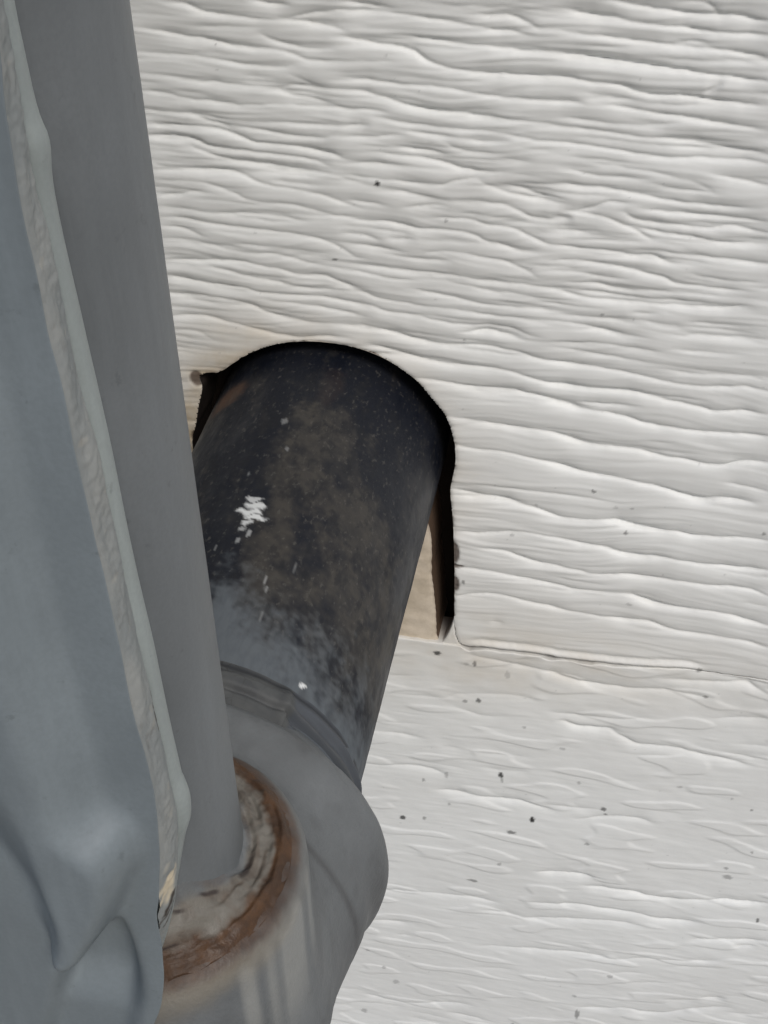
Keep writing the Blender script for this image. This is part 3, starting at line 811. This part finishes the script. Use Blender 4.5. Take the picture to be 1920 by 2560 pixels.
def build_elbow():
    h = .5
    o = np.array([-36., -146, -44]); sz = (np.array([44., -66, 36]) - o) / h
    g = np.stack(np.meshgrid(*[np.arange(int(v)) * h for v in sz], indexing='ij'), -1) + o
    at = lambda t: PA + PD * t
    d = rcyl(g, at(72.6), PD, 12, 20.9, .6)                            # thin neck of the socket
    d = smin(d, rcyl(g, at(72.7) + np.array([ELB_X, 0, 0]), PD, 9.4, 25.5, 4.4), 1.2)                # rounded collar
    body = capsule(g, at(84) + np.array([ELB_X, 0, .5]), np.array([ELB_X + 1.0, -104.5, -8.0]), 24.2, 20.6)
    body = smin(body, rcyl(g, np.array([RX, RY, -6.]), np.array([0, 0, 1.]), 30.4, 16.4, 3.6), 7.0)
    d = smin(d, body, 1.5)
    cav = rcyl(g, np.array([RX, RY, 22.2]), np.array([0, 0, 1.]), 30, 13.2, .6)
    d = smax(d, -cav, 1.2)
    d = d.astype(np.float32)
    V, F = surface_nets(d, o, h)
    n = fbm3(V, 12, 3, 2.0); n2 = fbm3(V, 3, 2, 6.0)
    cen = np.array([4., -100, -2]); nr = V - cen; nr /= np.linalg.norm(nr, axis=1)[:, None]
    V = V + nr * (.28 * n + .10 * n2)[:, None]
    rho = np.hypot(V[:, 0] - RX, V[:, 1] - RY); ang = np.degrees(np.arctan2(V[:, 0] - RX, -(V[:, 1] - RY)))
    top = sstep(2, 10, V[:, 2])
    rr = rho + np.maximum(0, 23.4 - V[:, 2]) * .9 + 1.1 * n + .9 * n2 + .5 * fbm3(V, 1.1, 2, 3.0)
    rust = top * sstep(13.0, 14.0, rr) * (1 - sstep(14.9, 17.0, rr)) * (.82 + .5 * n2)
    crust = top * (1 - sstep(12.9, 14.2, rr))
    lower = sstep(95, 40, np.abs(ang - 10))
    ochre = .42 * top * sstep(15, 16.3, rr) * (1 - sstep(16.6, 20.5, rr + 3.5 * n)) * (.25 + .75 * lower)
    streak = .75 * sstep(110, 60, np.abs(ang - 20)) * sstep(.05, .45, PN.n2(ang / 9, rho / 30 + 2)) * sstep(16.5, 18.5, rr) * (1 - sstep(22, 36, rr + 4 * n))
    T = (V - PA) @ PD
    grime_shade = .75 * sstep(.25, .6, n + .6 * n2) * sstep(-2, -14, V[:, 2]) + .8 * np.exp(-((T - 87.0 - .6 * n) / .55)**2) * sstep(18, 22, np.hypot(V[:, 0], V[:, 2]))
    grime_shade = grime_shade + .55 * sstep(18, 24, np.hypot(V[:, 0] - ELB_X, V[:, 2] + 5) + 3 * n) * sstep(4, -8, V[:, 2] + 4 * n) + .30 * sstep(-.05, .4, n) + .25 * sstep(.1, .5, n2)  # grime mottling, plus shade painted into underside, outer rim and collar crease
    grime_shade = np.clip(grime_shade + .5 * sstep(.1, .5, PN.n2(V[:, 0] / 2.2, V[:, 2] / 14)) * sstep(-6, -16, V[:, 2]), 0, .9)
    pit = crust * sstep(.62, .8, fbm3(V, 3.2, 2, 11.0) + .25)
    make_mesh('elbow', V, F, M_ELB, pipe, dict(rust=np.clip(rust, 0, 1), crust=crust, ochre=ochre, streak=np.clip(streak, 0, .8), grime_shade=grime_shade, pit=np.clip(pit, 0, 1)))
ELB_X = .8
def build_dirt():
    # hardened dirty crust and flaking paint packed into the socket mouth around the riser
    ns, na = 46, 360
    rs = np.linspace(9.6, 14.9, ns); th = np.linspace(0, 2 * np.pi, na, endpoint=False)
    R, TH = np.meshgrid(rs, th, indexing='ij')
    X = RX + R * np.sin(TH); Y = RY - R * np.cos(TH)
    f = np.clip((R - 10.2) / 3.7, 0, 1)
    Z = 24.2 + 1.2 * np.exp(-(np.maximum(R, 10.0) - 10.0) / .4) + (.4 + 6.0 * sstep(-.1, 1, np.cos(TH))) * (1 - f) + .55 * f**2 - 1.0 * sstep(14.0, 14.9, R) + .35 * PN.n2(X / 2.6, Y / 2.6) + .12 * PN.n2(X / .9, Y / .9) + .35 * PN.n2(TH * 3, R / .7)
    V = np.stack([X, Y, Z], -1).reshape(-1, 3)
    z = np.zeros(len(V))
    a = np.degrees(TH).ravel(); a = (a + 180) % 360 - 180; r = R.ravel()
    pit = .4 * sstep(.7, .9, PN.n2(X / 1.7 + 3, Y / 1.7)).ravel() * sstep(12.6, 11.2, r)
    for a0, r0, ra, rr_ in ((88, 11.1, 12, .40), (40, 11.3, 4, .13), (-22, 12.7, 13, .07), (58, 10.9, 7, .22), (10, 12.0, 10, .06), (30, 12.9, 8, .06)):
        q = np.hypot((a - a0) / ra, (r - r0) / rr_) + .3 * PN.n2(a / 4, r)
        pit = np.maximum(pit, .85 * (1 - sstep(.4, 1.2, q)))
    rust = .30 * sstep(.0, .5, PN.n2(TH * 2.2 + 9, R / .7)).ravel() + .16 * sstep(.1, .5, PN.n2(X / 1.3, Y / 1.3 + 4)).ravel() + sstep(12.5, 13.7, r + .5 * PN.n2(X / 2.2 + 3, Y / 2.2).ravel() + .3 * PN.n2(X / .8, Y / .8 + 3).ravel())
    streak = .7 * sstep(.15, .5, PN.n2(TH * 2.5 + 1, R / 6)).ravel() * sstep(11.5, 12.6, r) * (1 - sstep(13.4, 13.9, r))
    make_mesh('socket_dirt', V, grid_faces(ns, na, 0, True), M_ELB, pipe, dict(crust=sstep(10.3, 11.1, r + .4 * PN.n2(TH * 5, R).ravel()), rust=np.clip(rust, 0, 1), pit=np.clip(pit, 0, 1), ochre=z, streak=streak, grime_shade=z))
def build_seal():
    ts = np.linspace(64.2, 74.0, 60)
    prof = RP + .1 + .75 * sstep(64.6, 66.2, ts) - .9 * np.exp(-((ts - 69.0) / .5)**2)
    P, T, TH = tube(PA, PD, PU, PR, ts, prof, 420)
    a = np.degrees((TH + np.pi) % (2 * np.pi) - np.pi)
    n = fbm3(P, 4, 3, 3.0)
    k = (a > 36) * 1.0
    drop = -(.65 * k * sstep(66, 67, T) * (1 - np.exp(-((T - 68.2) / .5)**2)))
    nr = P - (PA + ((P - PA) @ PD)[:, None] * PD); nr /= np.linalg.norm(nr, axis=1)[:, None]
    bead = 1.0 * sstep(60, 30, a) * sstep(66, 67, T) + .7 * np.exp(-((a - 36) / 3.0)**2) * sstep(63.5, 66, T)
    P = P + nr * (drop + bead + .25 * n)[:, None]
    clean = sstep(38, 40, a) * (1 - .8 * np.exp(-((T - 68.0) / .35)**2))
    pit = sstep(.9, .6, np.hypot((T - 66.4) / 1.3, (a - 4) / 10) + .5 * n) + sstep(1, .7, np.hypot((T - 68.9) / .8, (a - 5) / 9) + .3 * n) + .8 * np.exp(-((T - 64.8) / .45)**2) + .9 * sstep(40, 42, a) * np.exp(-((T - 72.2) / .8)**2)
    make_mesh('thread_sealant', P, grid_faces(len(ts), 420, 0, True), M_SEAL, pipe, dict(clean=clean, pit=np.clip(pit, 0, 1), cracked=sstep(30, 10, a)))
def build_riser():
    ts = np.concatenate([np.arange(18, 120, .8), np.linspace(121, 420, 60)])
    P, T, TH = tube(np.array([RX, RY, 0.]), np.array([0, 0, 1.]), np.array([0, -1., 0]), np.array([1., 0, 0]), ts, np.full(len(ts), RR), 200)
    n = fbm3(P, 14, 3, 5.0)
    nr = np.stack([P[:, 0] - RX, P[:, 1] - RY, 0 * P[:, 0]], 1) / RR
    P = P + nr * (.07 * n)[:, None]
    make_mesh('riser_pipe', P, grid_faces(len(ts), 200, 0, True), M_RISER, pipe)
RR = 10.2
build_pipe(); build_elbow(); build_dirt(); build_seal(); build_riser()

# ================================================================ the gas meter
meter = thing('gas_meter', 'blue grey painted gas meter case with a dusty crimped seam in front of the riser', 'gas meter')
def ext(P, zt=330):
    """right hand outline, top to bottom, extended upward and closed off along the bottom to the far left side"""
    return np.asarray(P, float) / 100.0
def outline(P, zbot, zt=330, xl=-190):
    p = ext(P)
    top = [(p[0, 0] - 40, zt), (p[0, 0] - 12, zt - 4), (p[0, 0] - 3, zt - 14), (p[0, 0], zt - 40), (p[0, 0], zt - 100), (p[0, 0], p[0, 1] + 40)]
    right = smooth_path(np.vstack([top, p]), .5, it=2)
    e = right[-1]
    bot = smooth_path([e, (e[0] - 5, zbot + 2.0), (e[0] - 14, zbot), (xl + 40, zbot), (xl + 12, zbot + 4), (xl + 3, zbot + 14), (xl, zbot + 40), (xl, zt - 40), (xl + 3, zt - 14), (xl + 12, zt - 4), (xl + 40, zt), top[0]], 3.0, it=2)
    return right, np.vstack([right, bot[1:-1]])
LOBE = np.array([(14.2, 118), (14.4, 68.3), (14.6, 64.5), (14.9, 59.6), (15.0, 55), (16.2, 53.4), (17.4, 52.6), (17.8, 50.1), (17.3, 48), (16.3, 45), (15, 41.7), (13.5, 38.5), (12.3, 36.7), (10.4, 36.3), (9.8, 37.5), (10.4, 39.8), (10.9, 42.8), (10.3, 46.8), (9.4, 50.4), (8.4, 53.4), (2, 70), (-6, 118)])
REC = np.array([(15.1, 41.6), (15.7, 38.9), (16, 35), (15.8, 30.9), (14.9, 25.7), (13, 20), (4, 18), (6.2, 23), (8.2, 29), (9.5, 32.5), (10.4, 36.3), (12.3, 36.7), (13.5, 38.5)])
YF = -120.5
LOBE = smooth_path(LOBE, .4, True, 2); REC = smooth_path(REC, .4, True, 1)
def case_height(x, z):
    """how far the front case stands forward of the flange plane (mm)"""
    s1 = poly_sd(x, z, LOBE)
    soft = .40 + 1.7 * sstep(44, 54, z) + 2.4 * sstep(13.0, 10.3, x) * sstep(36, 42, z)
    h = 3.6 * sstep(-1, 1, s1 / soft)
    s2 = poly_sd(x, z, REC)
    soft2 = .5 + .5 * sstep(12, 15, x)
    h = h - (1.2 + 1.9 * sstep(25.5, 31, z)) * sstep(-.6, 1.4, s2 / soft2)
    h = h + 6.0 * sstep(2, -40, x) + .04 * PN.n2(x / 9, z / 14)
    return h
def build_case():
    edge = smooth_path(ext(FRONT_EDGE), .5, it=2)
    p0 = edge[0]
    edge = np.vstack([np.stack([np.full(40, p0[0]), np.linspace(318, p0[1] + 5, 40)], 1), edge])
    edge = np.vstack([edge, [(10.5, 14), (7, 9), (2, 4), (-3, .5)]]); o = np.argsort(-edge[:, 1]); edge = edge[o]
    zz = np.concatenate([np.linspace(318, 125, 40), np.arange(124, 12.0, -.3)])
    xe = np.interp(-zz, -edge[:, 1], edge[:, 0]) + .10 * PN.n2(zz / 5, zz * 0 + 1)
    us = np.concatenate([np.array([0, .10, .22, .36, .52, .7, .9, 1.15, 1.4]), np.arange(1.7, 26, .3), np.linspace(27, 190, 40)])
    X = xe[:, None] - us[None, :]; Z = np.repeat(zz[:, None], len(us), 1)
    # the lower edge curls round, so the columns follow the outline as it swings left
    H = case_height(X, Z)
    for _ in range(4):
        H[1:-1] = .25 * H[:-2] + .5 * H[1:-1] + .25 * H[2:]; H[:, 1:-1] = .25 * H[:, :-2] + .5 * H[:, 1:-1] + .25 * H[:, 2:]
    rnd = .0 * (1 - np.sqrt(np.clip(1 - (1 - np.clip(us / 1.15, 0, 1))**2, 0, 1)))
    Y = YF - H + rnd[None, :] + .35 * sstep(19, 40, Z) * 0
    V = np.stack([X, Y, Z], -1)
    # side wall behind the front, and a closed bottom
    back = V[:, 0].copy(); back[:, 1] = YF + 4.4; back[:, 0] -= 3.5
    mid = V[:, 0].copy(); mid[:, 1] = YF + 2.4; mid[:, 0] -= 2.2
    V = np.concatenate([back[:, None], mid[:, None], V], 1)
    bot = V[-1:].copy(); bot[..., 1] = np.maximum(bot[..., 1], YF + 4.4); bot[..., 2] -= 1.5
    nr, nc = V.shape[:2]
    W = np.vstack([V.reshape(-1, 3), bot.reshape(-1, 3)])
    make_mesh('front_case', W, grid_faces(nr + 1, nc)[:, ::-1], M_CASE, meter)
def loft(loops):
    n = len(loops[0]); return np.vstack(loops), grid_faces(len(loops), n)
def build_seam():
    e = smooth_path(ext(FRONT_EDGE)[:24], .3, it=2); g = smooth_path(ext(GROOVE), .3, it=2)
    n = 900
    def res(p, z0=330):
        p = np.vstack([[(p[0, 0], z0)], [(p[0, 0], 150)], p])
        s = np.concatenate([[0], np.cumsum(np.linalg.norm(np.diff(p, axis=0), axis=1))])
        zq = np.concatenate([np.linspace(0, s[2] - 2, 60), np.linspace(s[2] - 1.8, s[-1], n)])
        return np.stack([np.interp(zq, s, p[:, i]) for i in (0, 1)], 1)
    e = res(e); g = res(g); n = len(e)
    e[:, 0] -= .25
    loops = []; Y0, Y1 = YF + .25, -116.6
    for k in range(44):
        u = k / 43
        q = e * (1 - u) + g * u
        bulge = .55 * math.sin(math.pi * u)**.6
        zz = q[:, 1]; nz = .26 * PN.n2(zz / 5.5 + 3, zz * 0 + u * 2) + .06 * PN.n2(zz / 1.1, zz * 0 + u * 4) + .05 * PN.n2(zz / .5, zz * 0 + u * 6)
        x = q[:, 0] + (bulge + nz * (.35 + math.sin(math.pi * u))) * .8
        loops.append(np.stack([x, np.full(n, Y0 + (Y1 - Y0) * u), zz], 1))
    first = loops[0].copy(); first[:, 0] -= 1.3; last = loops[-1].copy(); last[:, 0] -= 1.3
    loops = [first] + loops + [last]
    V, F = loft(loops)
    z = V[:, 2]; u = (V[:, 1] - Y0) / (Y1 - Y0)
    nn = PN.n2(z / 1.5, u * 3)
    scr = sstep(1.1, .5, np.hypot((z - 43.5) / 3.0, (u - .45) / .4) + .5 * nn) + .10 * sstep(.55, .75, PN.n2(z / 1.2 + 7, u * 2.5))
    cr = np.zeros(len(V))
    for z0, z1, u0, u1 in ((39.5, 37.6, .9, .25), (37.6, 36.2, .25, .35), (36.2, 34.6, .35, .05), (41.2, 39.0, .8, .55), (64.5, 60.5, .9, .95), (62.5, 60.0, .88, .92), (38.5, 37.0, .85, .7)):
        t = np.clip((z - z0) / (z1 - z0), 0, 1); w_ = (z < z0 + .2) & (z > z1 - .2)
        cr = np.maximum(cr, w_ * sstep(.11, .03, np.abs(u - (u0 + (u1 - u0) * t + .06 * PN.n2(z * 1.7, z * 0)))))
    make_mesh('crimped_seam', V, F[:, ::-1], M_SEAM, meter, dict(scrape=np.clip(scr, 0, 1), crack=np.clip(cr, 0, 1)))
def build_lip():
    right, full = outline(LIP, 12)
    c = np.array([-60., 150.])
    def inset(P, d):
        t = np.roll(P, -1, 0) - np.roll(P, 1, 0); t /= np.linalg.norm(t, axis=1)[:, None] + 1e-9
        nrm = np.stack([t[:, 1], -t[:, 0]], 1)
        s = np.sign(((P - c) * nrm).sum(1).mean()); return P - s * nrm * d
    loops = []
    for d, y in ((3.0, -116.9), (.9, -116.75), (.25, -116.4), (.0, -115.7), (.05, -114.9), (.45, -114.3), (1.5, -114.05), (24, -114.05)):
        q = inset(full, d) if d < 20 else c + (full - c) * .80
        loops.append(np.stack([q[:, 0], np.full(len(q), y), q[:, 1]], 1))
    n = len(full); V = np.vstack(loops)
    make_mesh('flange_lip', V, grid_faces(len(loops), n, 0, True), M_LIP, meter)
def build_rear():
    xl, xr, z0, z1 = -175, -16, 32, 310
    loop = smooth_path([(xr, z0 + 20), (xr, z1 - 20), (xr - 20, z1), (xl + 20, z1), (xl, z1 - 20), (xl, z0 + 20), (xl + 20, z0), (xr - 20, z0)], 4, True, 2)
    c = loop.mean(0)
    loops = []
    for s, y in ((1, -114.1), (1, -90), (.98, -70), (.94, -60), (.84, -54), (.4, -52), (.01, -52)):
        q = c + (loop - c) * s; loops.append(np.stack([q[:, 0], np.full(len(q), y), q[:, 1]], 1))
    make_mesh('rear_case', np.vstack(loops), grid_faces(len(loops), len(loop), 0, True), M_CASE, meter)
build_case(); build_seam(); build_lip(); build_rear()
